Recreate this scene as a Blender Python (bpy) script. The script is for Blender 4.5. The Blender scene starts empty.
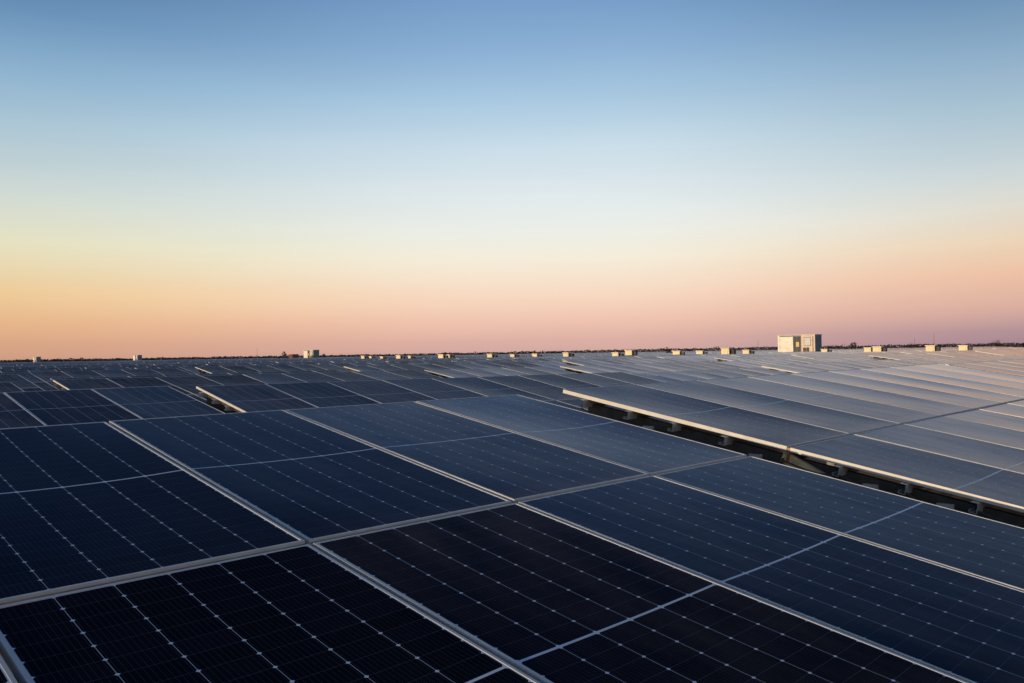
import bpy, math, random
from mathutils import Vector, Matrix, Euler, noise

random.seed(11)
sc = bpy.context.scene
R = math.radians

# ------------------------------------------------------------------ camera
F_PX, YAW = 815.46, 0.78181
CAM = Vector((-1.698, -2.877, 0.7354))          # heights are measured from the mid line of the nearest table
PITCH = math.atan2(353.3 - 341.5, F_PX)
ROLL = math.atan2(16, 1024)
cd = bpy.data.cameras.new('camera')
cam = bpy.data.objects.new('camera', cd); sc.collection.objects.link(cam); sc.camera = cam
cd.sensor_width = 36.0; cd.lens = 36.0 * F_PX / 1024.0
cd.clip_start = 0.05; cd.clip_end = 20000
fwd0 = Vector((math.sin(YAW), math.cos(YAW), 0)); rt0 = Vector((math.cos(YAW), -math.sin(YAW), 0)); up0 = Vector((0, 0, 1))
fw = fwd0 * math.cos(PITCH) + up0 * math.sin(PITCH)
up = up0 * math.cos(PITCH) - fwd0 * math.sin(PITCH)
rt = rt0 * math.cos(ROLL) - up * math.sin(ROLL)
up2 = up * math.cos(ROLL) + rt0 * math.sin(ROLL)
cam.matrix_world = Matrix(((rt.x, up2.x, -fw.x, CAM.x), (rt.y, up2.y, -fw.y, CAM.y), (rt.z, up2.z, -fw.z, CAM.z), (0, 0, 0, 1)))

# ------------------------------------------------------------------ sky
def lin(c):
    return tuple(((v / 255.0) / 12.92 if v / 255.0 <= 0.04045 else ((v / 255.0 + 0.055) / 1.055) ** 2.4) for v in c) + (1.0,)

SUN = Vector((-0.996, 0.08, 0.0)).normalized()
SUN_EL = R(3.7)
SUNV = Vector((SUN.x * math.cos(SUN_EL), SUN.y * math.cos(SUN_EL), math.sin(SUN_EL)))

world = bpy.data.worlds.new('World'); sc.world = world; world.use_nodes = True
nt = world.node_tree; nt.nodes.clear()
N = nt.nodes.new; LK = nt.links.new
def wmath(op, a, b=None, clamp=False):
    n = N('ShaderNodeMath'); n.operation = op; n.use_clamp = clamp
    for i, v in enumerate((a, b)):
        if v is None: continue
        if isinstance(v, (int, float)): n.inputs[i].default_value = v
        else: LK(v, n.inputs[i])
    return n.outputs[0]
tc = N('ShaderNodeTexCoord'); sep = N('ShaderNodeSeparateXYZ')
nrm = N('ShaderNodeVectorMath'); nrm.operation = 'NORMALIZE'; LK(tc.outputs['Generated'], nrm.inputs[0]); LK(nrm.outputs[0], sep.inputs[0])
el = wmath('DIVIDE', wmath('ARCSINE', sep.outputs[2]), R(90.0))        # 0 at the horizon, 1 overhead
el = wmath('POWER', wmath('MAXIMUM', el, 0.0), 0.5)
# bearing, measured from the middle of the view: -1 .. 1 over about +-34 degrees
flat = N('ShaderNodeCombineXYZ'); LK(sep.outputs[0], flat.inputs[0]); LK(sep.outputs[1], flat.inputs[1])
fn = N('ShaderNodeVectorMath'); fn.operation = 'NORMALIZE'; LK(flat.outputs[0], fn.inputs[0])
dt = N('ShaderNodeVectorMath'); dt.operation = 'DOT_PRODUCT'; LK(fn.outputs[0], dt.inputs[0]); dt.inputs[1].default_value = rt0
bear = dt.outputs['Value']
def ramp(stops):
    r = N('ShaderNodeValToRGB'); cr = r.color_ramp; cr.interpolation = 'LINEAR'
    while len(cr.elements) > 1: cr.elements.remove(cr.elements[-1])
    for i, (deg, c) in enumerate(stops):
        p = math.sqrt(max(deg, 0) / 90.0)
        e = cr.elements[0] if i == 0 else cr.elements.new(p)
        e.position = p; e.color = lin(c)
    LK(el, r.inputs[0]); return r.outputs[0]
zen = [(34, (66, 100, 148)), (48, (44, 72, 118)), (90, (26, 46, 84))]
left = ramp([(0, (196, 150, 128)), (1.0, (214, 162, 130)), (2.2, (226, 176, 132)), (4.2, (235, 200, 148)), (7.2, (226, 222, 190)), (10.2, (202, 213, 208)), (13.7, (168, 194, 208)), (17.2, (134, 172, 202)), (20.5, (98, 139, 179)), (23.8, (72, 112, 155))] + zen)
mid = ramp([(0, (204, 164, 160)), (0.9, (218, 174, 164)), (2.2, (236, 192, 174)), (4.0, (246, 214, 192)), (6.6, (243, 234, 216)), (8.6, (235, 237, 231)), (11.0, (223, 232, 235)), (14.2, (200, 219, 231)), (17.2, (168, 199, 223)), (20.3, (139, 175, 211)), (23.6, (117, 155, 199))] + zen)
right = ramp([(0, (152, 124, 140)), (0.9, (172, 140, 150)), (2.2, (208, 165, 156)), (4.4, (232, 186, 160)), (6.2, (232, 206, 178)), (8.2, (220, 214, 202)), (10.6, (196, 208, 212)), (14.0, (164, 190, 206)), (17.2, (136, 168, 196)), (20.3, (104, 141, 176)), (23.6, (72, 111, 152))] + zen)
def mixc(f, a, b):
    m = N('ShaderNodeMix'); m.data_type = 'RGBA'; LK(f, m.inputs['Factor'])
    LK(a, m.inputs[6]); LK(b, m.inputs[7]); return m.outputs[2]
def smooth(v, lo, hi):
    m = N('ShaderNodeMapRange'); m.interpolation_type = 'SMOOTHSTEP'; m.inputs['From Min'].default_value = lo; m.inputs['From Max'].default_value = hi
    LK(v, m.inputs['Value']); return m.outputs[0]
grad = mixc(smooth(bear, 0.10, 0.60), mixc(smooth(bear, -0.64, 0.02), left, mid), right)
smap = N('ShaderNodeMapping'); smap.inputs['Scale'].default_value = (1.3, 1.3, 11.0); smap.inputs['Rotation'].default_value = (0.05, 0.03, 0); LK(nrm.outputs[0], smap.inputs['Vector'])
snz = N('ShaderNodeTexNoise'); snz.inputs['Scale'].default_value = 1.4; snz.inputs['Detail'].default_value = 7; snz.inputs['Roughness'].default_value = 0.55; LK(smap.outputs[0], snz.inputs['Vector'])
bg = N('ShaderNodeBackground'); LK(grad, bg.inputs[0]); LK(wmath('ADD', wmath('MULTIPLY', snz.outputs[0], 0.11), 0.945), bg.inputs[1])   # faint streaks of thin high cloud
sky = N('ShaderNodeTexSky'); sky.sky_type = 'NISHITA'; sky.sun_disc = False
sky.sun_elevation = SUN_EL; sky.sun_rotation = math.atan2(SUN.x, SUN.y)
bg2 = N('ShaderNodeBackground'); LK(sky.outputs[0], bg2.inputs[0]); bg2.inputs[1].default_value = 0.01
add = N('ShaderNodeAddShader'); LK(bg.outputs[0], add.inputs[0]); LK(bg2.outputs[0], add.inputs[1])
wo = N('ShaderNodeOutputWorld'); LK(add.outputs[0], wo.inputs[0])

# ------------------------------------------------------------------ sun
sd = bpy.data.lights.new('sun', 'SUN'); sd.energy = 3.9; sd.angle = R(0.6); sd.color = (1.0, 0.75, 0.47)
so = bpy.data.objects.new('sun', sd); sc.collection.objects.link(so)
so.rotation_euler = SUNV.to_track_quat('Z', 'Y').to_euler()
sc.view_settings.view_transform = 'Standard'; sc.view_settings.look = 'None'
sc.view_settings.exposure = 0.0; sc.view_settings.gamma = 1.0; sc.view_settings.use_curve_mapping = False
sc.cycles.max_bounces = 6; sc.cycles.glossy_bounces = 3; sc.cycles.diffuse_bounces = 3

COL = bpy.data.collections.new('scene'); sc.collection.children.link(COL)

# ------------------------------------------------------------------ materials
def material(name):
    m = bpy.data.materials.new(name); m.use_nodes = True
    return m, m.node_tree, m.node_tree.nodes['Principled BSDF']

def plain(name, col, rough=0.7, metal=0.0, var=0.12, scale=6.0, bump=0.0, dirt=None):
    m, t, b = material(name); n = t.nodes.new; l = t.links.new
    tcn = n('ShaderNodeTexCoord'); nz = n('ShaderNodeTexNoise'); nz.inputs['Scale'].default_value = scale; nz.inputs['Detail'].default_value = 6
    l(tcn.outputs['Object'], nz.inputs['Vector'])
    cr = n('ShaderNodeValToRGB'); cr.color_ramp.elements[0].position = 0.3; cr.color_ramp.elements[1].position = 0.75
    d = dirt or tuple(c * (1 - 2 * var) for c in col)
    cr.color_ramp.elements[0].color = (*d, 1); cr.color_ramp.elements[1].color = (*[min(1, c * (1 + var)) for c in col], 1)
    l(nz.outputs[0], cr.inputs[0]); l(cr.outputs[0], b.inputs['Base Color'])
    b.inputs['Roughness'].default_value = rough; b.inputs['Metallic'].default_value = metal
    if bump:
        bp = n('ShaderNodeBump'); bp.inputs['Strength'].default_value = bump; l(nz.outputs[0], bp.inputs['Height']); l(bp.outputs[0], b.inputs['Normal'])
    return m

PW, PL = 1.134, 2.278                                   # one module
FR = 0.0115                                              # frame lip
def glass_material():
    m, t, b = material('solar_glass'); n = t.nodes.new; l = t.links.new
    def mt(op, a, c=None, clamp=False):
        x = n('ShaderNodeMath'); x.operation = op; x.use_clamp = clamp
        for i, v in enumerate((a, c)):
            if v is None: continue
            if isinstance(v, (int, float)): x.inputs[i].default_value = v
            else: l(v, x.inputs[i])
        return x.outputs[0]
    uv = n('ShaderNodeUVMap'); s = n('ShaderNodeSeparateXYZ'); l(uv.outputs[0], s.inputs[0])
    u, v = s.outputs[0], s.outputs[1]                   # metres from the module's centre
    CW, CH = 0.1838, 0.0932
    def edge(x, pitch):                                 # metres to the nearest multiple of the pitch
        q = mt('DIVIDE', x, pitch); q = mt('ABSOLUTE', mt('SUBTRACT', q, mt('ROUND', q)))
        return mt('MULTIPLY', q, pitch)
    du = edge(u, CW)                                    # cell columns
    va = mt('SUBTRACT', mt('ABSOLUTE', v), 0.007)
    dv = edge(va, CH)
    colline = mt('LESS_THAN', du, 0.0013)
    rowline = mt('LESS_THAN', dv, 0.0007)
    dots = mt('LESS_THAN', mt('ADD', du, dv), 0.0082)
    midgap = mt('LESS_THAN', mt('ABSOLUTE', v), 0.0056)
    rim = mt('MAXIMUM', mt('GREATER_THAN', mt('ABSOLUTE', u), 3 * CW + 0.0005), mt('GREATER_THAN', mt('ABSOLUTE', v), 12 * CH + 0.0075))
    bus = mt('LESS_THAN', edge(mt('ADD', u, CW / 20), CW / 10), 0.00035)
    white = mt('MAXIMUM', mt('MAXIMUM', dots, mt('MULTIPLY', colline, 0.55)), mt('MAXIMUM', midgap, mt('MAXIMUM', rim, mt('MULTIPLY', rowline, 0.10))))
    white = mt('MAXIMUM', white, mt('MULTIPLY', bus, 0.10))
    # cells: shades of near-black blue, each cell a little different
    wn = n('ShaderNodeTexWhiteNoise'); wn.noise_dimensions = '3D'; cmb = n('ShaderNodeCombineXYZ')
    l(mt('FLOOR', mt('DIVIDE', u, CW)), cmb.inputs[0]); l(mt('FLOOR', mt('DIVIDE', v, CH)), cmb.inputs[1])
    oi = n('ShaderNodeObjectInfo'); l(mt('MULTIPLY', oi.outputs['Random'], 40), cmb.inputs[2]); l(cmb.outputs[0], wn.inputs['Vector'])
    cell = n('ShaderNodeMix'); cell.data_type = 'RGBA'; l(wn.outputs[0], cell.inputs['Factor'])
    cell.inputs[6].default_value = (0.0022, 0.0036, 0.009, 1); cell.inputs[7].default_value = (0.0040, 0.0062, 0.014, 1)
    wmx = n('ShaderNodeMix'); wmx.data_type = 'RGBA'; l(white, wmx.inputs['Factor']); l(cell.outputs[2], wmx.inputs[6]); wmx.inputs[7].default_value = (0.58, 0.66, 0.74, 1)
    # dust: thin film, thicker in streaks and along the lower frame edge
    tcn = n('ShaderNodeTexCoord'); geo = n('ShaderNodeNewGeometry')
    mp = n('ShaderNodeMapping'); mp.inputs['Scale'].default_value = (2.2, 0.8, 1); l(geo.outputs['Position'], mp.inputs['Vector'])
    n1 = n('ShaderNodeTexNoise'); n1.inputs['Scale'].default_value = 1.6; n1.inputs['Detail'].default_value = 9; n1.inputs['Roughness'].default_value = 0.62; l(mp.outputs[0], n1.inputs['Vector'])
    n2 = n('ShaderNodeTexNoise'); n2.inputs['Scale'].default_value = 55; n2.inputs['Detail'].default_value = 4; l(geo.outputs['Position'], n2.inputs['Vector'])
    low = n('ShaderNodeMapRange'); low.inputs['From Min'].default_value = -0.95; low.inputs['From Max'].default_value = -1.13; l(v, low.inputs['Value'])
    dm = n('ShaderNodeMapRange'); dm.inputs['From Min'].default_value = 0.35; dm.inputs['From Max'].default_value = 0.72; dm.inputs['To Min'].default_value = 0.004; dm.inputs['To Max'].default_value = 0.040; l(n1.outputs[0], dm.inputs['Value'])
    at = n('ShaderNodeAttribute'); at.attribute_type = 'OBJECT'; at.attribute_name = 'dustiness'
    d = mt('ADD', dm.outputs[0], mt('MULTIPLY', low.outputs[0], 0.035))
    d = mt('MULTIPLY', d, mt('ADD', mt('MULTIPLY', n2.outputs[0], 0.7), 0.65))
    lwd = n('ShaderNodeLayerWeight'); lwd.inputs['Blend'].default_value = 0.5
    cosv = mt('MAXIMUM', mt('SUBTRACT', 1.0, lwd.outputs['Facing']), 0.05)
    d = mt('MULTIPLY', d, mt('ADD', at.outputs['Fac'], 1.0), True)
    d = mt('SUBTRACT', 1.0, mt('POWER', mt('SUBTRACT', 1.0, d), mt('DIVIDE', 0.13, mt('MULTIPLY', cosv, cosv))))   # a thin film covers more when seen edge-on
    # bird droppings and dried drops
    vo = n('ShaderNodeTexVoronoi'); vo.inputs['Scale'].default_value = 2.3; l(geo.outputs['Position'], vo.inputs['Vector'])
    spot = mt('LESS_THAN', mt('ADD', vo.outputs['Distance'], mt('MULTIPLY', n2.outputs[0], 0.02)), 0.026)
    d = mt('MAXIMUM', d, mt('MULTIPLY', spot, 0.22))
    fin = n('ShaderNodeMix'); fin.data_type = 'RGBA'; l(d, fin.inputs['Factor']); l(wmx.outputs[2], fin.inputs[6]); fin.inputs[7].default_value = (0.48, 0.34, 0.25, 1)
    l(fin.outputs[2], b.inputs['Base Color'])
    rg = n('ShaderNodeMapRange'); rg.inputs['From Min'].default_value = 0.3; rg.inputs['From Max'].default_value = 0.75; rg.inputs['To Min'].default_value = 0.07; rg.inputs['To Max'].default_value = 0.17; l(n1.outputs[0], rg.inputs['Value'])
    l(rg.outputs[0], b.inputs['Roughness'])
    ct = n('ShaderNodeAttribute'); ct.attribute_type = 'OBJECT'; ct.attribute_name = 'coating_sheen'
    # anti-reflection coating: weak blue reflection face on, a moderate one at grazing angles
    b.inputs['Specular IOR Level'].default_value = 0.0
    lw = n('ShaderNodeLayerWeight'); lw.inputs['Blend'].default_value = 0.5
    fz = mt('ADD', mt('MULTIPLY', mt('POWER', lw.outputs['Facing'], 7.5), 0.66), 0.003)
    fz = mt('MULTIPLY', fz, mt('ADD', ct.outputs['Fac'], 1.0), True)
    wv = n('ShaderNodeMapping'); wv.inputs['Scale'].default_value = (2.6, 1.1, 1); l(geo.outputs['Position'], wv.inputs['Vector'])
    wz = n('ShaderNodeTexNoise'); wz.inputs['Scale'].default_value = 1.5; wz.inputs['Detail'].default_value = 2; l(wv.outputs[0], wz.inputs['Vector'])
    bpn = n('ShaderNodeBump'); bpn.inputs['Strength'].default_value = 1.0; bpn.inputs['Distance'].default_value = 0.0022; l(wz.outputs[0], bpn.inputs['Height'])   # slightly wavy rolled glass
    gl = n('ShaderNodeBsdfGlossy'); l(bpn.outputs[0], gl.inputs['Normal']); l(bpn.outputs[0], lw.inputs['Normal']); tin = n('ShaderNodeMix'); tin.data_type = 'RGBA'; tin.inputs[6].default_value = (0.40, 0.60, 1.0, 1); tin.inputs[7].default_value = (1.0, 0.82, 0.74, 1); l(mt('POWER', lw.outputs['Facing'], 4.2), tin.inputs['Factor']); l(tin.outputs[2], gl.inputs['Color']); l(rg.outputs[0], gl.inputs['Roughness'])
    mx = n('ShaderNodeMixShader'); l(fz, mx.inputs[0]); l(b.outputs[0], mx.inputs[1]); l(gl.outputs[0], mx.inputs[2])
    l(mx.outputs[0], t.nodes['Material Output'].inputs[0])
    return m
M_GLASS = glass_material()
M_FRAME = plain('anodised_frame', (0.56, 0.55, 0.53), 0.5, 0.1, 0.08, 9)
M_BACK = plain('white_backsheet', (0.55, 0.56, 0.56), 0.6)
M_GALV = plain('galvanised_steel', (0.16, 0.155, 0.15), 0.5, 0.4, 0.18, 14)
M_RUST = plain('weathered_steel', (0.26, 0.15, 0.07), 0.6, 0.2, 0.2, 18, 0.1)
M_PURLIN = plain('pale_galvanised_steel', (0.50, 0.49, 0.46), 0.5, 0.2, 0.15, 14)
M_RAIL = plain('rusty_rail', (0.42, 0.24, 0.13), 0.7, 0, 0.2, 8)
M_BRACE_SUNLIT = plain('sunlit_brace_steel', (0.80, 0.60, 0.32), 0.6, 0, 0.15, 12)  # sunlight that cannot reach the brace is put into its pale warm colour
M_STEEL = plain('dark_coated_steel', (0.055, 0.05, 0.045), 0.7, 0, 0.2, 14)
M_SOIL = plain('dry_soil', (0.20, 0.11, 0.065), 0.95, 0, 0.25, 1.3, 0.5)
M_WHITE = plain('white_paint', (0.76, 0.72, 0.64), 0.55, 0, 0.13, 1.2)
M_CREAM = plain('sun_bleached_cream_paint', (0.80, 0.66, 0.42), 0.55, 0, 0.12, 3)
M_TEAL = plain('grey_green_paint', (0.16, 0.24, 0.24), 0.55, 0, 0.1, 2)
M_PEACH = plain('cream_paint', (0.62, 0.50, 0.42), 0.6, 0, 0.1, 2)
M_DARK = plain('dark_louvre', (0.04, 0.04, 0.045), 0.6)
M_ORANGE = plain('orange_paint', (0.75, 0.20, 0.04), 0.5)
M_YELLOW = plain('lit_window_paint', (0.60, 0.44, 0.16), 0.5)
M_RED = plain('rust_red_paint', (0.20, 0.075, 0.045), 0.6)
M_BARK = plain('bark', (0.08, 0.055, 0.04), 0.9)
M_LEAF = plain('dry_foliage', (0.026, 0.021, 0.014), 0.8, 0, 0.35, 0.6)
M_LEAF2 = plain('olive_foliage', (0.024, 0.026, 0.015), 0.8, 0, 0.35, 0.6)

# ------------------------------------------------------------------ mesh helpers
class MB:
    def __init__(s): s.v = []; s.f = []; s.m = []; s.uv = {}; s.mats = []; s.smooth = set()
    def mi(s, mat):
        if mat not in s.mats: s.mats.append(mat)
        return s.mats.index(mat)
    def box(s, x0, x1, y0, y1, z0, z1, mat):
        b = len(s.v); k = s.mi(mat)
        s.v += [(x0, y0, z0), (x1, y0, z0), (x1, y1, z0), (x0, y1, z0), (x0, y0, z1), (x1, y0, z1), (x1, y1, z1), (x0, y1, z1)]
        for q in ((0, 3, 2, 1), (4, 5, 6, 7), (0, 1, 5, 4), (1, 2, 6, 5), (2, 3, 7, 6), (3, 0, 4, 7)):
            s.f.append(tuple(b + i for i in q)); s.m.append(k)
    def beam(s, a, c, w, h, mat, upv=(1, 0, 0)):
        a = Vector(a); c = Vector(c); d = (c - a).normalized(); u = Vector(upv); u = (u - d * u.dot(d)).normalized(); w2 = d.cross(u)
        b = len(s.v); k = s.mi(mat)
        for p in (a, c):
            for su, sw in ((-1, -1), (1, -1), (1, 1), (-1, 1)):
                s.v.append(tuple(p + u * su * w / 2 + w2 * sw * h / 2))
        for q in ((0, 1, 2, 3), (7, 6, 5, 4), (0, 4, 5, 1), (1, 5, 6, 2), (2, 6, 7, 3), (3, 7, 4, 0)):
            s.f.append(tuple(b + i for i in q)); s.m.append(k)
    def tube(s, a, c, r0, r1, mat, n=8):
        a = Vector(a); c = Vector(c); d = (c - a).normalized(); u = d.orthogonal().normalized(); w = d.cross(u)
        b = len(s.v); k = s.mi(mat)
        for p, r in ((a, r0), (c, r1)):
            for i in range(n):
                t = 2 * math.pi * i / n; s.v.append(tuple(p + u * r * math.cos(t) + w * r * math.sin(t)))
        for i in range(n):
            j = (i + 1) % n; s.f.append((b + i, b + j, b + n + j, b + n + i)); s.m.append(k)
        s.f.append(tuple(b + i for i in range(n))[::-1]); s.m.append(k)
        s.f.append(tuple(b + n + i for i in range(n))); s.m.append(k)
    def mesh(s, name):
        me = bpy.data.meshes.new(name); me.from_pydata(s.v, [], s.f)
        for m in s.mats: me.materials.append(m)
        me.polygons.foreach_set('material_index', s.m)
        if s.uv:
            ul = me.uv_layers.new(name='UVMap')
            for p in me.polygons:
                for li in p.loop_indices:
                    ul.data[li].uv = s.uv.get(me.loops[li].vertex_index, (9.0, 9.0))
        for i in s.smooth: me.polygons[i].use_smooth = True
        me.update(); return me
    def build(s, name, parent=None, loc=(0, 0, 0), rot=(0, 0, 0)):
        o = bpy.data.objects.new(name, s.mesh(name)); COL.objects.link(o)
        o.parent = parent; o.location = loc; o.rotation_euler = rot; return o

def thing(name, label, cat, loc=(0, 0, 0), rz=0, group=None):
    o = bpy.data.objects.new(name, None); COL.objects.link(o); o.empty_display_size = 0.3
    o.location = loc; o.rotation_euler = (0, 0, rz); tag(o, label, cat, group); return o
def tag(o, label=None, cat=None, group=None, kind=None):
    if label: o['label'] = label
    if cat: o['category'] = cat
    if group: o['group'] = group
    if kind: o['kind'] = kind
KIDS = {}
def kids(o):
    return [c for c in COL.objects if c.parent == o]
def copy_tree(o, parent=None, cache={}):
    c = o.copy(); COL.objects.link(c); c.parent = parent
    if o not in cache: cache[o] = kids(o)
    for ch in cache[o]: copy_tree(ch, c)
    return c

# ------------------------------------------------------------------ setting: ground
GZ = -1.22
g = MB(); NG = 60
ext = 6000.0
coords = sorted(set([round(math.copysign(abs(t) ** 3, t) * ext, 3) for t in [i / 30.0 for i in range(-30, 31)]]))
k = g.mi(M_SOIL)
for y in coords:
    for x in coords:
        near = math.exp(-((x / 60) ** 2 + (y / 60) ** 2))
        g.v.append((x + 20, y + 20, GZ + 0.05 * noise.noise(Vector((x * 0.05, y * 0.05, 0))) * near))
nn = len(coords)
for j in range(nn - 1):
    for i in range(nn - 1):
        a = j * nn + i; g.f.append((a, a + 1, a + nn + 1, a + nn)); g.m.append(k)
tag(g.build('ground'), kind='structure')

# ------------------------------------------------------------------ solar tables
PITCHX = 1.154
HALF = PL / 2 + 0.015
NMOD = 9
def glass_mesh(nx=8, ny=10, sag=0.006, twist=0.0):
    b = MB(); k = b.mi(M_GLASS); kb = b.mi(M_BACK)
    w, h = PW / 2 - FR, PL / 2 - FR
    for j in range(ny + 1):
        for i in range(nx + 1):
            a = -1 + 2 * i / nx; c = -1 + 2 * j / ny
            x, y = a * w, c * h
            b.uv[len(b.v)] = (x, y)
            b.v.append((x, y, -0.0018 - sag * (1 - a * a) * (1 - c * c) + twist * a * c))
    for j in range(ny):
        for i in range(nx):
            q = j * (nx + 1) + i; b.smooth.add(len(b.f)); b.f.append((q, q + 1, q + nx + 2, q + nx + 1)); b.m.append(k)
    b.box(-w, w, -h, h, -0.020 - sag, -0.014 - sag, M_BACK)
    return b
def frame_into(b, ox=0, oy=0, flange=True, mat=None):
    w, h = PW / 2, PL / 2; t = 0.034; m = M_FRAME
    b.box(-w, -w + FR, -h, h, -t, 0, m); b.box(w - FR, w, -h, h, -t, 0, m)
    b.box(-w + FR, w - FR, -h, -h + FR, -t, 0, m); b.box(-w + FR, w - FR, h - FR, h, -t, 0, m)
    if flange:
        b.box(-w + FR, -w + 0.03, -h + FR, h - FR, -t, -t + 0.002, m); b.box(w - 0.03, w - FR, -h + FR, h - FR, -t, -t + 0.002, m)
glasses = [glass_mesh(sag=s_, twist=t_).mesh('solar_module') for s_, t_ in ((0.009, 0.0008), (0.012, -0.0012), (0.0165, 0.0005), (0.010, 0.0018), (0.006, -0.0008))]
fb = MB(); frame_into(fb); FRAME_ME = fb.mesh('module_frame')

# one module of each kind (glass laminate with its frame as sub-part); copies are placed on the tables
def module_at(parent, i, side, th, sl, h, rnd, coat=None, dust=None, frame=True, jitter=1.0, dz=0.0, xo=0.0, wide=1.0):
    s = side * (HALF + dz)
    x = (i + 0.5) * PITCHX + xo
    o = bpy.data.objects.new('solar_module', glasses[rnd.randrange(len(glasses))]); COL.objects.link(o); o.parent = parent
    o.location = (x, s * math.cos(th), h + s * math.sin(th) + sl * x + rnd.uniform(-0.0006, 0.0006) * jitter)
    o.rotation_euler = (th + R(rnd.uniform(-0.12, 0.12)) * jitter, -sl + R(rnd.uniform(-0.10, 0.10)) * jitter, R(rnd.uniform(-0.05, 0.05)) * jitter)
    o.scale = (wide, 1, 1)
    o['coating_sheen'] = rnd.uniform(-0.12, 0.12) if coat is None else coat
    o['dustiness'] = rnd.uniform(-0.3, 0.6) if dust is None else dust
    f = bpy.data.objects.new('module_frame', FRAME_ME); COL.objects.link(f); f.parent = o
    return o

def support_parts(parent, n, th, sl, h, joined=False):
    Lx = n * PITCHX - 0.02
    c, s_ = math.cos(th), math.sin(th)
    made = []
    B = MB() if joined else None
    def emit(name, fn):
        if joined: fn(B)
        else:
            b = MB(); fn(b); made.append(b.build(name, parent))
    for s in (2.0, 1.49, 1.02, 0.53, 0.0, -0.40, -0.86, -1.30, -1.95):
        def f(b, s=s):
            zt = -0.040; y0, z0 = s * c, h + s * s_
            # lipped channel under the modules, ends showing past the last module
            for dy, dz_, ww, hh in ((-0.022, zt - 0.035, 0.003, 0.07), (0.0, zt - 0.0015, 0.041, 0.003), (0.0, zt - 0.0685, 0.041, 0.003), (0.022, zt - 0.060, 0.003, 0.020)):
                b.beam((-0.055, y0 + dy * c - dz_ * s_, z0 + dz_ * c + dy * s_ + 0), (Lx + 0.055, y0 + dy * c - dz_ * s_, z0 + dz_ * c + dy * s_ + sl * Lx), hh, ww, M_RUST if s == 0.0 else M_PURLIN, (0, -s_, c))
        emit('purlin', f)
    emit('middle_rail', lambda b: b.beam((0.0, 0.0, h - 0.022), (Lx, 0.0, h - 0.022 + sl * Lx), 0.028, 0.024, M_RAIL, (0, -s_, c)))
    xs = [0.10 + k * (Lx - 0.2) / 3 for k in range(4)]
    for x in xs:
        zx = h + sl * x - 0.115
        emit('rafter', lambda b, x=x, zx=zx: b.beam((x, -2.05 * c, zx - 2.05 * s_ - 0.045), (x, 2.05 * c, zx + 2.05 * s_ - 0.045), 0.15, 0.05, M_STEEL, (0, 0, 1)))
        for y in (-1.25, 1.25):
            def fp(b, x=x, y=y, zx=zx):
                top = zx + y * math.tan(th) - 0.09
                b.box(x + 0.028, x + 0.034, y - 0.045, y + 0.045, -0.1, top + 0.06, M_GALV)
                b.box(x + 0.034, x + 0.085, y - 0.045, y - 0.040, -0.1, top + 0.06, M_GALV)
                b.box(x + 0.034, x + 0.085, y + 0.040, y + 0.045, -0.1, top + 0.06, M_GALV)
            emit('post', fp)
        emit('brace', lambda b, x=x, zx=zx: b.beam((x - 0.085, 0.05, h + sl * x - 0.075), (x - 0.085, -1.20, h + sl * x - 0.66), 0.04, 0.085, M_BRACE_SUNLIT))
    if joined: made.append(B.build('support_structure', parent))
    return made

GROUP = 'rows of solar tables in the field'
TABLES = []                                   # footprints so far: (x0, row)
def table(x0, y0, z0, th, sl, yaw, n, label, seed, lod, coat=None, dust=None, coff=0.0, doff=0.0):
    rnd = random.Random(seed)
    t = thing('solar_table', label, 'solar table', (x0, y0, GZ), yaw, GROUP)
    h = z0 - GZ
    for i in range(n):
        for side in (-1, 1):
            key = (i, side)
            module_at(t, i, side, th, sl, h, rnd, coat=coat.get(key) if coat else None, dust=dust.get(key) if dust else None, wide=(0.976 if (seed == 1 and i == 5) else 1.0 if seed == 1 else 1.013), xo=((0.013 if i == 5 else 0.026) if (seed == 1 and i <= 5) else 0.0))
    for c in kids(t):
        c['coating_sheen'] = c['coating_sheen'] + coff; c['dustiness'] = c['dustiness'] + doff
    support_parts(t, n, th, sl, h, joined=(lod > 0))
    return t

TH = 0.1619
# nearest row: the table at the camera's feet, and the one past the gap on its right
nc = {(8, -1): 0.25, (7, -1): 0.35, (6, -1): -0.55, (5, -1): -0.75, (4, -1): -0.8, (8, 1): 0.25, (7, 1): 0.1, (6, 1): 0.0, (5, 1): -0.05, (4, 1): 0.0}
X_NEAR = 3.470 - 9 * PITCHX
near_table = table(X_NEAR, 0, 0.0, TH, 0, 0, 9, 'nearest solar table filling the bottom of the picture, its cell lines plain to see', 1, 0, coat=nc, dust={(6, -1): 1.0, (5, 1): -0.75, (4, 1): -0.75, (6, 1): -0.5, (5, -1): -0.6, (4, -1): -0.6})
table(X_NEAR - 0.5 - 9 * PITCHX, 0, 0.0, TH, 0, 0, 9, 'solar table continuing the nearest row beyond the left edge', 21, 1)
edge_table = table(4.107, 0.032, -0.002, R(9.76), 0.0036, R(-0.04), 9, 'solar table right of the dark gap, with a long sunlit side edge above brackets', 2, 0, dust={(i, sd_): (3.5 + 1.0 * i if sd_ < 0 else 1.0 + 0.9 * i) for i in range(9) for sd_ in (-1, 1)}, coat={(i, sd_): (0.22 + 0.09 * i if sd_ < 0 else -0.05 + 0.12 * i) for i in range(9) for sd_ in (-1, 1)})  # brighter, tan reflection towards the right put into each module's coating and dust
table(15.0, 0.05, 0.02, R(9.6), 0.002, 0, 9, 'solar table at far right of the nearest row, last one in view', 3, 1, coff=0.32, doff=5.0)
table(25.9, 0.05, 0.03, R(9.5), 0.002, 0, 9, 'solar table beyond the right end of the nearest row', 31, 1, coff=0.32, doff=5.0)
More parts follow.
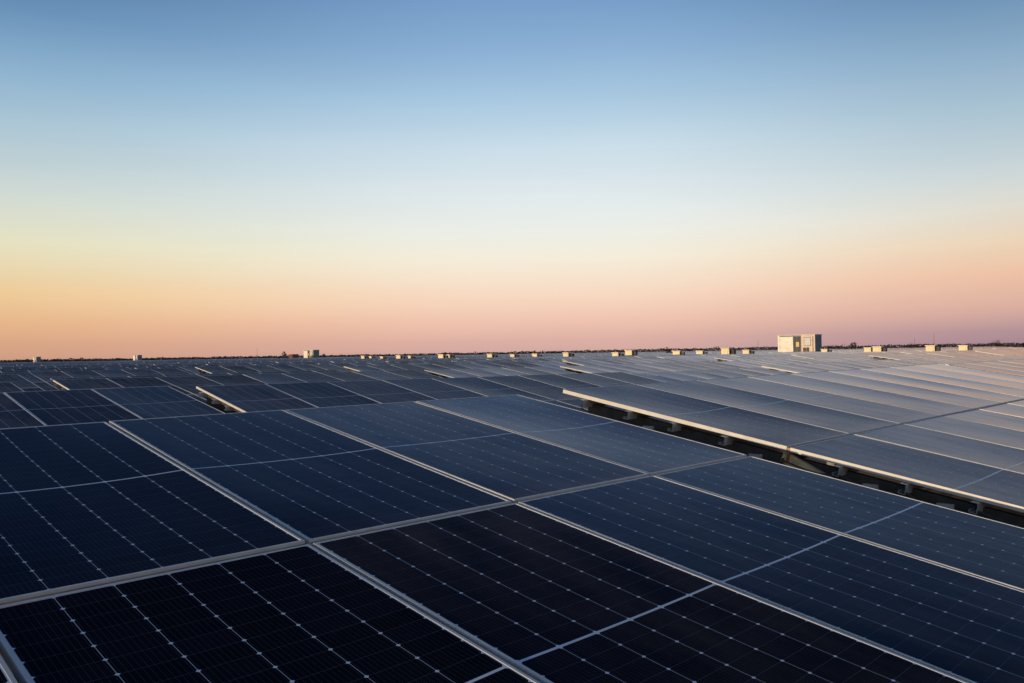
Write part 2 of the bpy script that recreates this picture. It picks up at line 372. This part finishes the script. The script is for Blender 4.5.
def cables(t, h, x=-0.045):
    pts_y = [2.0, 1.49, 1.02, 0.53, 0.0, -0.40, -0.86, -1.30, -1.95]
    b = MB(); rnd = random.Random(8)
    for a, c in zip(pts_y[:-1], pts_y[1:]):
        sagc = rnd.uniform(0.02, 0.07); prev = None
        for q in range(9):
            f = q / 8; y = a + (c - a) * f; z = h + y * math.tan(TH) - 0.105 - sagc * 4 * f * (1 - f)
            p = (x + 0.008 * math.sin(q), y, z)
            if prev: b.tube(prev, p, 0.006, 0.006, M_STEEL, 6)
            prev = p
    b.build('cable', t)
    for y in (1.25, 0.25, -0.62, -1.1):
        b = MB(); z = h + y * math.tan(TH) - 0.13; b.box(x - 0.015, x + 0.015, y - 0.05, y + 0.05, z - 0.02, z + 0.02, M_PURLIN); b.build('connector', t)
cables(edge_table, -0.002 - GZ)
# second row
table(1.316 - 7 * PITCHX, 8.17, -0.115, R(9.87), 0.0018, R(-0.3), 9, 'solar table of the second row left, ending at the dark gap with rubble under it', 4, 0, coff=-0.3)
table(3.73, 7.53, -0.110, R(10.2), -0.0057, R(-2.5), 9, 'solar table of the second row centre, short sunlit left edge above the dark gap', 5, 0, coff=-0.3)
table(14.35, 7.35, -0.21, R(9.6), 0.002, R(-0.5), 6, 'short solar table of the second row, behind the sunlit edge table', 6, 0, coff=0.1, doff=2.0)
table(21.75, 7.45, -0.155, R(9.6), 0.002, 0, 9, 'solar table of the second row right, with a bright left edge end', 7, 1, coff=0.32, doff=5.0)
table(32.6, 7.4, -0.165, R(9.6), 0.002, 0, 9, 'solar table of the second row towards the right picture edge', 8, 1, coff=0.32, doff=5.0)
table(43.4, 7.4, -0.18, R(9.6), 0.001, 0, 9, 'farthest solar table of the second row at the right edge', 32, 1, coff=0.32, doff=5.0)
COUNT = 11

# the rest of the field: rows of nine-module tables, a few starts and heights as they stand in the photograph
SPECIAL = {2: [(4.0, 0.0), (14.8, 0.05), (21.3, -0.05), (39.6, -0.12)], 3: [(6.0, -0.1), (30.04, 0.03), (44.5, -0.02)], 4: [(13.95, 0.07), (38.7, -0.02)]}
rr = random.Random(5)
cand = []
def zrow(k): return -0.085 + 0.0 * k
def in_view(x, y, w):
    ok = False
    for px in (x, x + w / 2, x + w):
        d = Vector((px, y + 2, 0)) - Vector((CAM.x, CAM.y, 0)); a = math.degrees(math.atan2(d.x, d.y)) - math.degrees(YAW)
        if -34.5 < a < 34.5: ok = True
    return ok
k = 2
while k < 44:
    y = 7.72 * k + rr.uniform(-0.12, 0.12)
    x = -40.0
    sp = sorted(SPECIAL.get(k, []))
    x = (sp[0][0] if sp else rr.choice((4.0, 3.2, 4.6))) - 10.84 * 4
    wave = 0
    while x < y * 3.6 + 45:
        n = 9; dz = rr.gauss(0, 0.013)
        for (sx, sz) in sp:
            if x < sx - 0.05 and sx < x + n * PITCHX + 0.35:
                n = max(1, int((sx - x - 0.3) / PITCHX)); dz -= 0.08
            if abs(x - sx) < 0.06: dz = sz
        w = n * PITCHX
        if in_view(x, y, w):
            dist = math.hypot(x + w / 2 - CAM.x, y - CAM.y)
            cand.append((dist, k, x, y + rr.uniform(-0.1, 0.1), zrow(k) + dz, n))
        nx = x + w + 0.32
        for (sx, sz) in sp:
            if nx - 1.3 < sx and x < sx - 0.1 and abs(nx - sx) < 1.4: nx = sx
        x = nx
    k += 1
cand.sort()
ORD = {2: 'third', 3: 'fourth', 4: 'fifth', 5: 'sixth', 6: 'seventh', 7: 'eighth', 8: 'ninth', 9: 'tenth'}

# middle distance: tables with modules as parts (glass and frame in one mesh), support as one part
def lump(nx, ny, sag, tw):
    b = glass_mesh(nx, ny, sag, tw); frame_into(b, flange=False); return b.mesh('solar_module')
mid_mod = [lump(6, 6, s_, t_) for s_, t_ in ((0.009, 0.0008), (0.012, -0.0012), (0.0165, 0.0005), (0.010, 0.0018), (0.006, -0.0008))]
protos = {}
def mid_table(n, seed):
    rnd = random.Random(seed * 31 + n)
    t = thing('solar_table', 'solar table', 'solar table', (0, 0, 0), 0, GROUP)
    th = TH; h = 0.0 - GZ
    for i in range(n):
        for side in (-1, 1):
            o = bpy.data.objects.new('solar_module', mid_mod[rnd.randrange(5)]); COL.objects.link(o); o.parent = t
            s = side * HALF
            o.location = ((i + 0.5) * PITCHX, s * math.cos(th), h + s * math.sin(th)); o.scale = (1.012, 1, 1)
            o.rotation_euler = (th + R(rnd.uniform(-0.2, 0.2)), R(rnd.uniform(-0.14, 0.14)), 0)
            o['coating_sheen'] = rnd.uniform(-0.2, 0.2); o['dustiness'] = rnd.uniform(-0.2, 0.8)
    support_parts(t, n, th, 0, h, joined=True)
    return t
def far_mesh(n, seed):
    rnd = random.Random(seed * 77 + n); b = MB(); kg = b.mi(M_GLASS); kf = b.mi(M_FRAME)
    th = TH; h = 0.0 - GZ
    for i in range(n):
        for side in (-1, 1):
            E = Euler((th + R(rnd.uniform(-0.3, 0.3)), R(rnd.uniform(-0.2, 0.2)), 0)).to_matrix()
            s = side * HALF; o = Vector(((i + 0.5) * PITCHX, s * math.cos(th), h + s * math.sin(th)))
            w, l_ = PW / 2 + 0.006, PL / 2 + 0.006
            base = len(b.v)
            pts = [(-w, -l_, 0), (w, -l_, 0), (w, l_, 0), (-w, l_, 0), (-w, -l_, -.038), (w, -l_, -.038), (w, l_, -.038), (-w, l_, -.038),
                   (-w + FR, -l_ + FR, 0), (w - FR, -l_ + FR, 0), (w - FR, l_ - FR, 0), (-w + FR, l_ - FR, 0)]
            for p in pts: b.v.append(tuple(E @ Vector(p) + o))
            for q, p in ((8, pts[8]), (9, pts[9]), (10, pts[10]), (11, pts[11])): b.uv[base + q] = (p[0], p[1])
            for q, m_ in (((8, 9, 10, 11), kg), ((0, 1, 9, 8), kf), ((1, 2, 10, 9), kf), ((2, 3, 11, 10), kf), ((3, 0, 8, 11), kf), ((7, 6, 5, 4), kf), ((0, 4, 5, 1), kf), ((1, 5, 6, 2), kf), ((2, 6, 7, 3), kf), ((3, 7, 4, 0), kf)):
                b.f.append(tuple(base + z for z in q)); b.m.append(m_)
    for y in (-1.25, 1.25):
        for q in range(4):
            x = 0.45 + q * (n * PITCHX - 0.92) / 3
            b.box(x, x + 0.06, y - 0.04, y + 0.04, -0.05, h + y * math.tan(th) - 0.04, M_GALV)
    return b
far_cache = {}
rest = []
for idx, (dist, k, x, y, z, n) in enumerate(cand):
    if COUNT >= 300:
        rest.append((k, x, y, z, n)); continue
    if dist < 62:
        t = mid_table(n, rr.randrange(1000))
    else:
        key = (n, rr.randrange(4))
        if key not in far_cache: far_cache[key] = far_mesh(*key).mesh('solar_table')
        t = bpy.data.objects.new('solar_table', far_cache[key]); COL.objects.link(t)
    t.location = (x, y, GZ + (z if dist < 9e9 else 0)); t.rotation_euler = (R(rr.uniform(-0.35, 0.35)), R(rr.uniform(-0.15, 0.15)), R(rr.uniform(-0.25, 0.25)))
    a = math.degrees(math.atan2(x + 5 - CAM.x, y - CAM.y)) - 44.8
    f_ = min(1, max(0, (a + 5) / 25))                      # sheen put in by place: weaker at left, stronger and dustier at right
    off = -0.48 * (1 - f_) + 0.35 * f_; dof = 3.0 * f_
    t['coating_sheen'] = rr.uniform(-0.25, 0.25) + off; t['dustiness'] = rr.uniform(0, 1.0) + dof
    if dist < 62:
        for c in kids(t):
            if 'coating_sheen' in c: c['coating_sheen'] = c['coating_sheen'] + off; c['dustiness'] = c['dustiness'] + dof
    side = 'left part' if a < -11 else ('middle' if a < 11 else 'right part')
    row = ORD.get(k, None)
    lab = ('solar table in the %s row back, %s of the picture' % (row, side)) if row else ('distant small solar table far beyond the tenth row, %s of the picture' % side)
    tag(t, lab, 'solar table', GROUP)
    COUNT += 1
# everything past the 300 nearest reads as one dark sheet of panels
b = MB(); src = {}
for (k, x, y, z, n) in rest:
    if n not in src: src[n] = far_mesh(n, 3)
    s_ = src[n]; base = len(b.v); oz = GZ + z
    for m_ in s_.mats: b.mi(m_)
    mp_ = [b.mi(m_) for m_ in s_.mats]
    b.v += [(p[0] + x, p[1] + y, p[2] + oz) for p in s_.v]
    for q, uvv in s_.uv.items(): b.uv[base + q] = uvv
    b.f += [tuple(base + q for q in f) for f in s_.f]; b.m += [mp_[q] for q in s_.m]
o = b.build('distant_solar_tables'); tag(o, 'faraway mass of solar tables merging into the horizon', 'solar tables', kind='stuff')

# ------------------------------------------------------------------ rubble and scrap under the gaps
def stone(r, seed):
    rnd = random.Random(seed); b = MB(); k = b.mi(M_SOIL)
    import bmesh
    bm = bmesh.new(); bmesh.ops.create_icosphere(bm, subdivisions=2, radius=r)
    for v in bm.verts:
        v.co *= 1 + 0.35 * noise.noise(v.co * (2.0 / r) + Vector((seed, 0, 0))); v.co.z *= 0.6
    me = bpy.data.meshes.new('stone'); bm.to_mesh(me); bm.free(); me.materials.append(M_STONE); return me
M_STONE = plain('pale_stone', (0.36, 0.30, 0.24), 0.9, 0, 0.2, 10, 0.4)
M_BUSH = plain('dark_weed', (0.035, 0.045, 0.02), 0.85)

def weed(x, y, H, W, lab, seed):
    rnd = random.Random(seed); b = MB(); k = b.mi(M_BUSH)
    for i in range(420):
        z = H * rnd.random() ** 0.8; r = W * (0.25 + 0.75 * math.sin(math.pi * min(1, z / H * .85 + .1)))
        p = Vector((rnd.gauss(0, r * .33), rnd.gauss(0, r * .4), z)); s_ = rnd.uniform(.012, .03)
        u = Vector((rnd.gauss(0, 1), rnd.gauss(0, 1), rnd.gauss(0, 1))).normalized(); w = u.orthogonal().normalized()
        q = len(b.v); b.v += [tuple(p - u * s_ * 1.8), tuple(p + w * s_), tuple(p + u * s_ * 1.8), tuple(p - w * s_)]; b.f.append((q, q + 1, q + 2, q + 3)); b.m.append(k)
    o = b.build('weed_clump', loc=(x, y, GZ)); tag(o, lab, 'weed')
weed(3.66, 8.75, 1.05, .45, 'dark weed clump in the second row gap, left one', 3)
weed(3.72, 9.5, 1.25, .40, 'taller dark weed clump farther back in the second row gap', 4)
for i, (x, y, r, lab) in enumerate(((3.62, 8.35, .16, 'pale stone at the front of the second row gap'), (3.85, 9.1, .12, 'small pale stone between the weeds in the second row gap'), (3.85, 1.3, .13, 'pale stone on the soil under the long dark gap'), (3.75, -0.5, .10, 'small stone on the soil under the dark gap near the brace'))):
    o = bpy.data.objects.new('stone', stone(r, i + 2)); COL.objects.link(o); o.location = (x, y, GZ + r * .3); tag(o, lab, 'stone')

# ------------------------------------------------------------------ transformer stations
def station():
    t = thing('transformer_station', '', 'transformer station', (0, 0, 0), 0, None)
    W, D, H = 6.6, 2.5, 4.35                         # front runs along -Y from the origin and faces -X
    b = MB()
    b.box(0.12, D, -W, 0, 0.35, H - 0.12, M_TEAL); b.box(0.0, 0.12, -0.35, 0, 0.35, H - 0.12, M_WHITE)
    b.box(0.0, 0.12, -W, -W + 0.45, 0.35, H - 0.12, M_PEACH); b.box(0.0, 0.12, -W + 0.45, -4.2, 2.15, H - 0.12, M_PEACH); b.box(0.0, 0.12, -4.5, -4.2, 0.35, 2.15, M_PEACH)
    b.box(0.0, 0.12, -W + 0.45, -5.6, 0.35, 2.15, M_PEACH)
    b.build('wall', t)
    b = MB(); b.box(-0.10, D + 0.08, -W - 0.08, 0.08, H - 0.12, H, M_PEACH); b.build('roof', t)
    b = MB(); b.box(-0.03, D, -W - 0.02, 0.02, 0, 0.35, M_GALV); b.build('base', t)
    b = MB(); b.box(-0.02, 0.11, -2.75, -0.40, 0.40, H - 0.35, M_WHITE)
    for q in range(5): b.box(-0.045, -0.02, -2.70, -0.45, 0.8 + q * 0.66, 0.84 + q * 0.66, M_WHITE)
    sh = b.build('shutter', t)
    b = MB(); b.box(0.02, 0.10, -4.2, -2.80, 0.40, H - 0.3, M_DARK)
    for q in range(3): b.box(-0.01, 0.02, -4.15 + q * 0.66, -4.09 + q * 0.66, 0.40, H - 0.3, M_GALV)
    b.build('louvre', t)
    b = MB(); b.box(-0.06, -0.02, -3.85, -3.30, 2.3, 3.1, M_YELLOW); b.build('lit_window', t)  # stands for a lit window, its yellow light put into the paint
    b = MB(); b.box(-0.08, -0.02, -4.10, -3.55, 0.45, 1.35, M_ORANGE); b.build('control_box', t)
    b = MB(); b.box(-0.03, 0.0, -5.9, -4.7, 2.4, H - 0.45, M_GALV); b.box(-0.05, -0.03, -5.82, -4.78, 2.5, H - 0.55, M_BACK); b.build('vent_panel', t)
    b = MB(); b.tube((-0.06, -6.25, 0.35), (-0.06, -6.25, H - 0.3), 0.05, 0.05, M_GALV); b.build('conduit', t)
    b = MB(); b.box(0.03, 0.09, -5.6, -4.5, 0.40, 2.15, M_DARK); d = b.build('door', t)
    b = MB(); b.box(-0.03, 0.03, -5.15, -5.05, 0.40, 2.10, M_GALV); b.build('handle', d)
    b = MB()
    for q in range(6): b.box(0.5 + q * 0.32, 0.53 + q * 0.32, -W - 0.03, -W, 0.5, H - 0.3, M_TEAL)
    b.build('side_rib', t)
    return t
st = station(); st.location = (129.34, 64.34, GZ)
st['label'] = 'large cream transformer station at right with a white shutter and dark side wall'; st['group'] = 'transformer stations on the horizon'
def ray_xy(px, D):
    d = fwd0 * 1.0 + rt0 * ((px - 512) / F_PX)
    return CAM.x + d.x * D, CAM.y + d.y * D
for (px, D, lab) in ((303.5, 300, 'smaller transformer station left of centre, white front and dark green side'), (133, 470, 'small distant transformer station on the left horizon, pale front and dark side'), (33, 500, 'tiniest farthest transformer station near the left picture edge')):
    c = copy_tree(st); x, y = ray_xy(px, D); c.location = (x, y, GZ); c['label'] = lab

# ------------------------------------------------------------------ inverter cabinets
def cabinet():
    t = thing('inverter_cabinet', '', 'inverter cabinet', (0, 0, 0), 0, 'white inverter cabinets on the horizon')
    b = MB(); b.box(0, 0.62, -1.05, 0, 0.95, 2.02, M_CREAM); b.build('body', t)
    b = MB(); b.box(-0.10, 0.72, -1.12, 0.07, 2.05, 2.14, M_WHITE); b.box(-0.06, 0.66, -1.08, 0.03, 2.02, 2.05, M_GALV); b.build('roof', t)
    b = MB(); b.box(0.08, 0.56, -1.075, -1.05, 1.0, 1.98, M_DARK); b.build('vent_panel', t)
    b = MB(); b.box(-0.02, 0, -0.98, -0.07, 1.02, 1.96, M_CREAM); d = b.build('door', t)
    b = MB(); b.box(-0.045, -0.02, -0.90, -0.86, 1.4, 1.55, M_DARK); b.build('handle', d)
    for y in (-0.95, -0.15):
        b = MB(); b.box(0.26, 0.34, y, y + 0.08, 0, 0.95, M_GALV); b.build('post', t)
    b = MB(); b.box(0.30, 0.70, -1.50, -1.16, 1.35, 1.95, M_DARK); b.box(0.36, 0.40, -1.16, -1.05, 1.5, 1.55, M_GALV); b.box(0.36, 0.40, -1.16, -1.05, 1.75, 1.80, M_GALV); b.build('switch_box', t)
    return t
cab0 = cabinet(); first = True
CABS = [(361, 125, 1.0), (369, 140, .9), (380, 120, .9), (396, 110, 1.0), (408, 120, .9), (438, 105, 1.05), (446, 112, 1.0), (487, 98, 1.1), (510, 104, 1.0), (532, 108, 1.0), (563, 92, 1.05), (612, 92, 1.0), (625, 100, 1.2), (672.5, 92, 1.05), (696, 104, 1.1), (721, 92, 1.35), (742.5, 98, 1.05), (821, 106, 1.0), (864, 104, 1.05), (872.5, 97, 1.25), (925.5, 100, 1.3), (958.5, 98, 1.15)]
used = {}
for i, (px, D, s_) in enumerate(CABS):
    c = cab0 if first else copy_tree(cab0); first = False
    x, y = ray_xy(px, D); c.location = (x, y, GZ); c.scale = (0.85, s_ * 0.78, (0.91 + (s_ - 1) * 0.35) * rr.uniform(0.95, 1.03)); c.rotation_euler = (0, 0, R(rr.uniform(-9, 9)))
    if px < 430: lab = 'tiny white cabinet among the small ones between left station and centre'
    elif 430 < px < 450: lab = 'one of two white cabinets close together, left of centre'
    elif px == 487: lab = 'white cabinet standing alone just left of centre'
    elif px in (510, 532): lab = 'small white cabinet at the middle of the horizon'
    elif px == 563: lab = 'white cabinet right above the bright table edges at centre'
    elif px == 612: lab = 'yellowish white cabinet, left one of the close pair right of centre'
    elif px == 625: lab = 'wider white cabinet, right one of the close pair right of centre'
    elif px == 672.5: lab = 'white cabinet with a dark shrub just left of it'
    elif px == 696: lab = 'low wide white cabinet, second of four left of the big station'
    elif px == 721: lab = 'widest white cabinet left of the big station'
    elif px == 742.5: lab = 'last white cabinet before the big transformer station'
    elif px == 821: lab = 'white cabinet touching the right side of the big station'
    elif px == 864: lab = 'low left cabinet of the touching pair right of the station'
    elif px == 872.5: lab = 'tall right cabinet of the touching pair right of the station'
    elif px == 925.5: lab = 'wide white cabinet below the thin mast at right'
    else: lab = 'rightmost white cabinet on the horizon'
    c['label'] = lab

# small rust-red container beside the left station
t = thing('shipping_container', 'small rust red container left of the smaller transformer station', 'container')
x, y = ray_xy(288.5, 290); t.location = (x, y, GZ)
b = MB(); b.box(0, 2.4, -2.6, 0, 0.1, 2.75, M_RED)
for q in range(8): b.box(-0.04, 0, -2.5 + q * 0.32, -2.38 + q * 0.32, 0.2, 2.65, M_RED)
b.build('body', t)
b = MB(); b.box(-0.05, 2.45, -2.65, 0.05, 2.75, 2.85, M_RED); b.build('roof', t)

# ------------------------------------------------------------------ masts
for (px, D, H, lab) in ((914.5, 420, 6.5, 'thin lattice mast between two cabinets at right, short'), (934, 420, 9.0, 'taller thin mast rising behind the wide cabinet at right'), (257, 500, 8.0, 'faint thin mast left of the smaller station'), (758, 460, 7.5, 'faint thin mast left of the big station')):
    t = thing('lightning_mast', lab, 'mast'); x, y = ray_xy(px, D); t.location = (x, y, GZ)
    b = MB(); b.tube((0, 0, 0), (0, 0, H), 0.14, 0.05, M_GALV); b.build('pole', t)
    b = MB(); b.box(-0.5, 0.5, -0.04, 0.04, H * 0.82, H * 0.82 + 0.08, M_GALV); b.build('crossarm', t)

# ------------------------------------------------------------------ trees and scrub on the horizon
def crown_mesh(H, W, seed, mat, n=260):
    rnd = random.Random(seed); b = MB(); k = b.mi(mat)
    cl = [(Vector((rnd.gauss(0, W * .26), rnd.gauss(0, W * .26), H * rnd.uniform(.38, .9))), W * rnd.uniform(.16, .30)) for _ in range(9)]
    for i in range(n):
        c, r = rnd.choice(cl); d = Vector((rnd.gauss(0, 1), rnd.gauss(0, 1), rnd.gauss(0, .8))).normalized() * r * rnd.uniform(.4, 1.05); p = c + d
        s_ = H * rnd.uniform(.03, .07); u = Vector((rnd.gauss(0, 1), rnd.gauss(0, 1), rnd.gauss(0, 1))).normalized(); w = u.orthogonal().normalized()
        q = len(b.v); b.v += [tuple(p - u * s_), tuple(p + w * s_ * .7), tuple(p + u * s_), tuple(p - w * s_ * .7)]; b.f.append((q, q + 1, q + 2, q + 3)); b.m.append(k)
    return b
def tree(px, D, H, W, lab, seed, mat):
    t = thing('tree', lab, 'tree'); x, y = ray_xy(px, D); t.location = (x, y, GZ)
    b = MB(); b.tube((0, 0, 0), (0, 0, H * .5), H * .035, H * .02, M_BARK)
    rnd = random.Random(seed)
    for q in range(5):
        a = q * 1.3; b.tube((0, 0, H * (.25 + .05 * q)), (math.cos(a) * W * .3, math.sin(a) * W * .3, H * rnd.uniform(.55, .8)), H * .016, H * .006, M_BARK, 5)
    b.build('trunk', t)
    crown_mesh(H, W, seed, mat).build('crown', t)
for i, (px, D, H, W, lab) in enumerate(((283, 260, 3.6, 3.2, 'low dark bush tree left of the rust red container'), (323, 330, 3.3, 2.5, 'small dark tree just right of the smaller station'), (443.5, 130, 2.55, 1.0, 'small dark tree between two close white cabinets'),
        (668, 190, 2.7, 1.6, 'dark rounded shrub left of a white cabinet, right of centre'), (855, 320, 4.1, 4.0, 'rounded dark shrub between station and touching cabinets'), (839, 330, 3.5, 4.5, 'low bushy tree just right of the big station'), (996, 420, 4.8, 5.0, 'small tree rising above the scrub at far right'), (912, 420, 3.9, 4.0, 'shrub at the foot of the short mast'))):
    tree(px, D, H, W, lab, 40 + i, M_LEAF2 if i % 2 else M_LEAF)
# the long belt of scrub that closes the horizon, read as one mass
rnd = random.Random(9); b = MB(); ks = [b.mi(M_LEAF), b.mi(M_LEAF2), b.mi(M_BARK)]
a0, a1 = -40.0, 40.0; NB = 1500
for i in range(NB):
    a = R(a0 + (a1 - a0) * (i + rnd.random()) / NB) + YAW
    deg = math.degrees(a - YAW)
    D = 620 + 60 * noise.noise(Vector((deg * .15, 3, 0))) + rnd.uniform(-15, 15)
    prof = 1.0 + 0.9 * noise.noise(Vector((deg * .8, 0, 0))) + 0.5 * noise.noise(Vector((deg * 3.1, 7, 0)))
    hgt = max(2.2, 2.25 + 0.45 * prof + 0.9 * min(1, max(0, (deg + 8) / 20))) * rnd.uniform(.8, 1.06)
    if rnd.random() < 0.04: hgt *= 1.25
    cx, cy = CAM.x + D * math.sin(a), CAM.y + D * math.cos(a)
    for j in range(22):
        p = Vector((cx + rnd.gauss(0, .9), cy + rnd.gauss(0, .9), GZ + hgt * rnd.random() ** .7))
        s_ = rnd.uniform(.25, .62); u = Vector((rnd.gauss(0, 1), rnd.gauss(0, 1), rnd.gauss(0, .6))).normalized(); w = u.orthogonal().normalized()
        q = len(b.v); b.v += [tuple(p - u * s_), tuple(p + w * s_), tuple(p + u * s_), tuple(p - w * s_)]; b.f.append((q, q + 1, q + 2, q + 3)); b.m.append(ks[0 if rnd.random() < .6 else 1])
tag(b.build('scrub_belt'), 'long low belt of dry brown scrub along the horizon', 'scrub', kind='stuff')
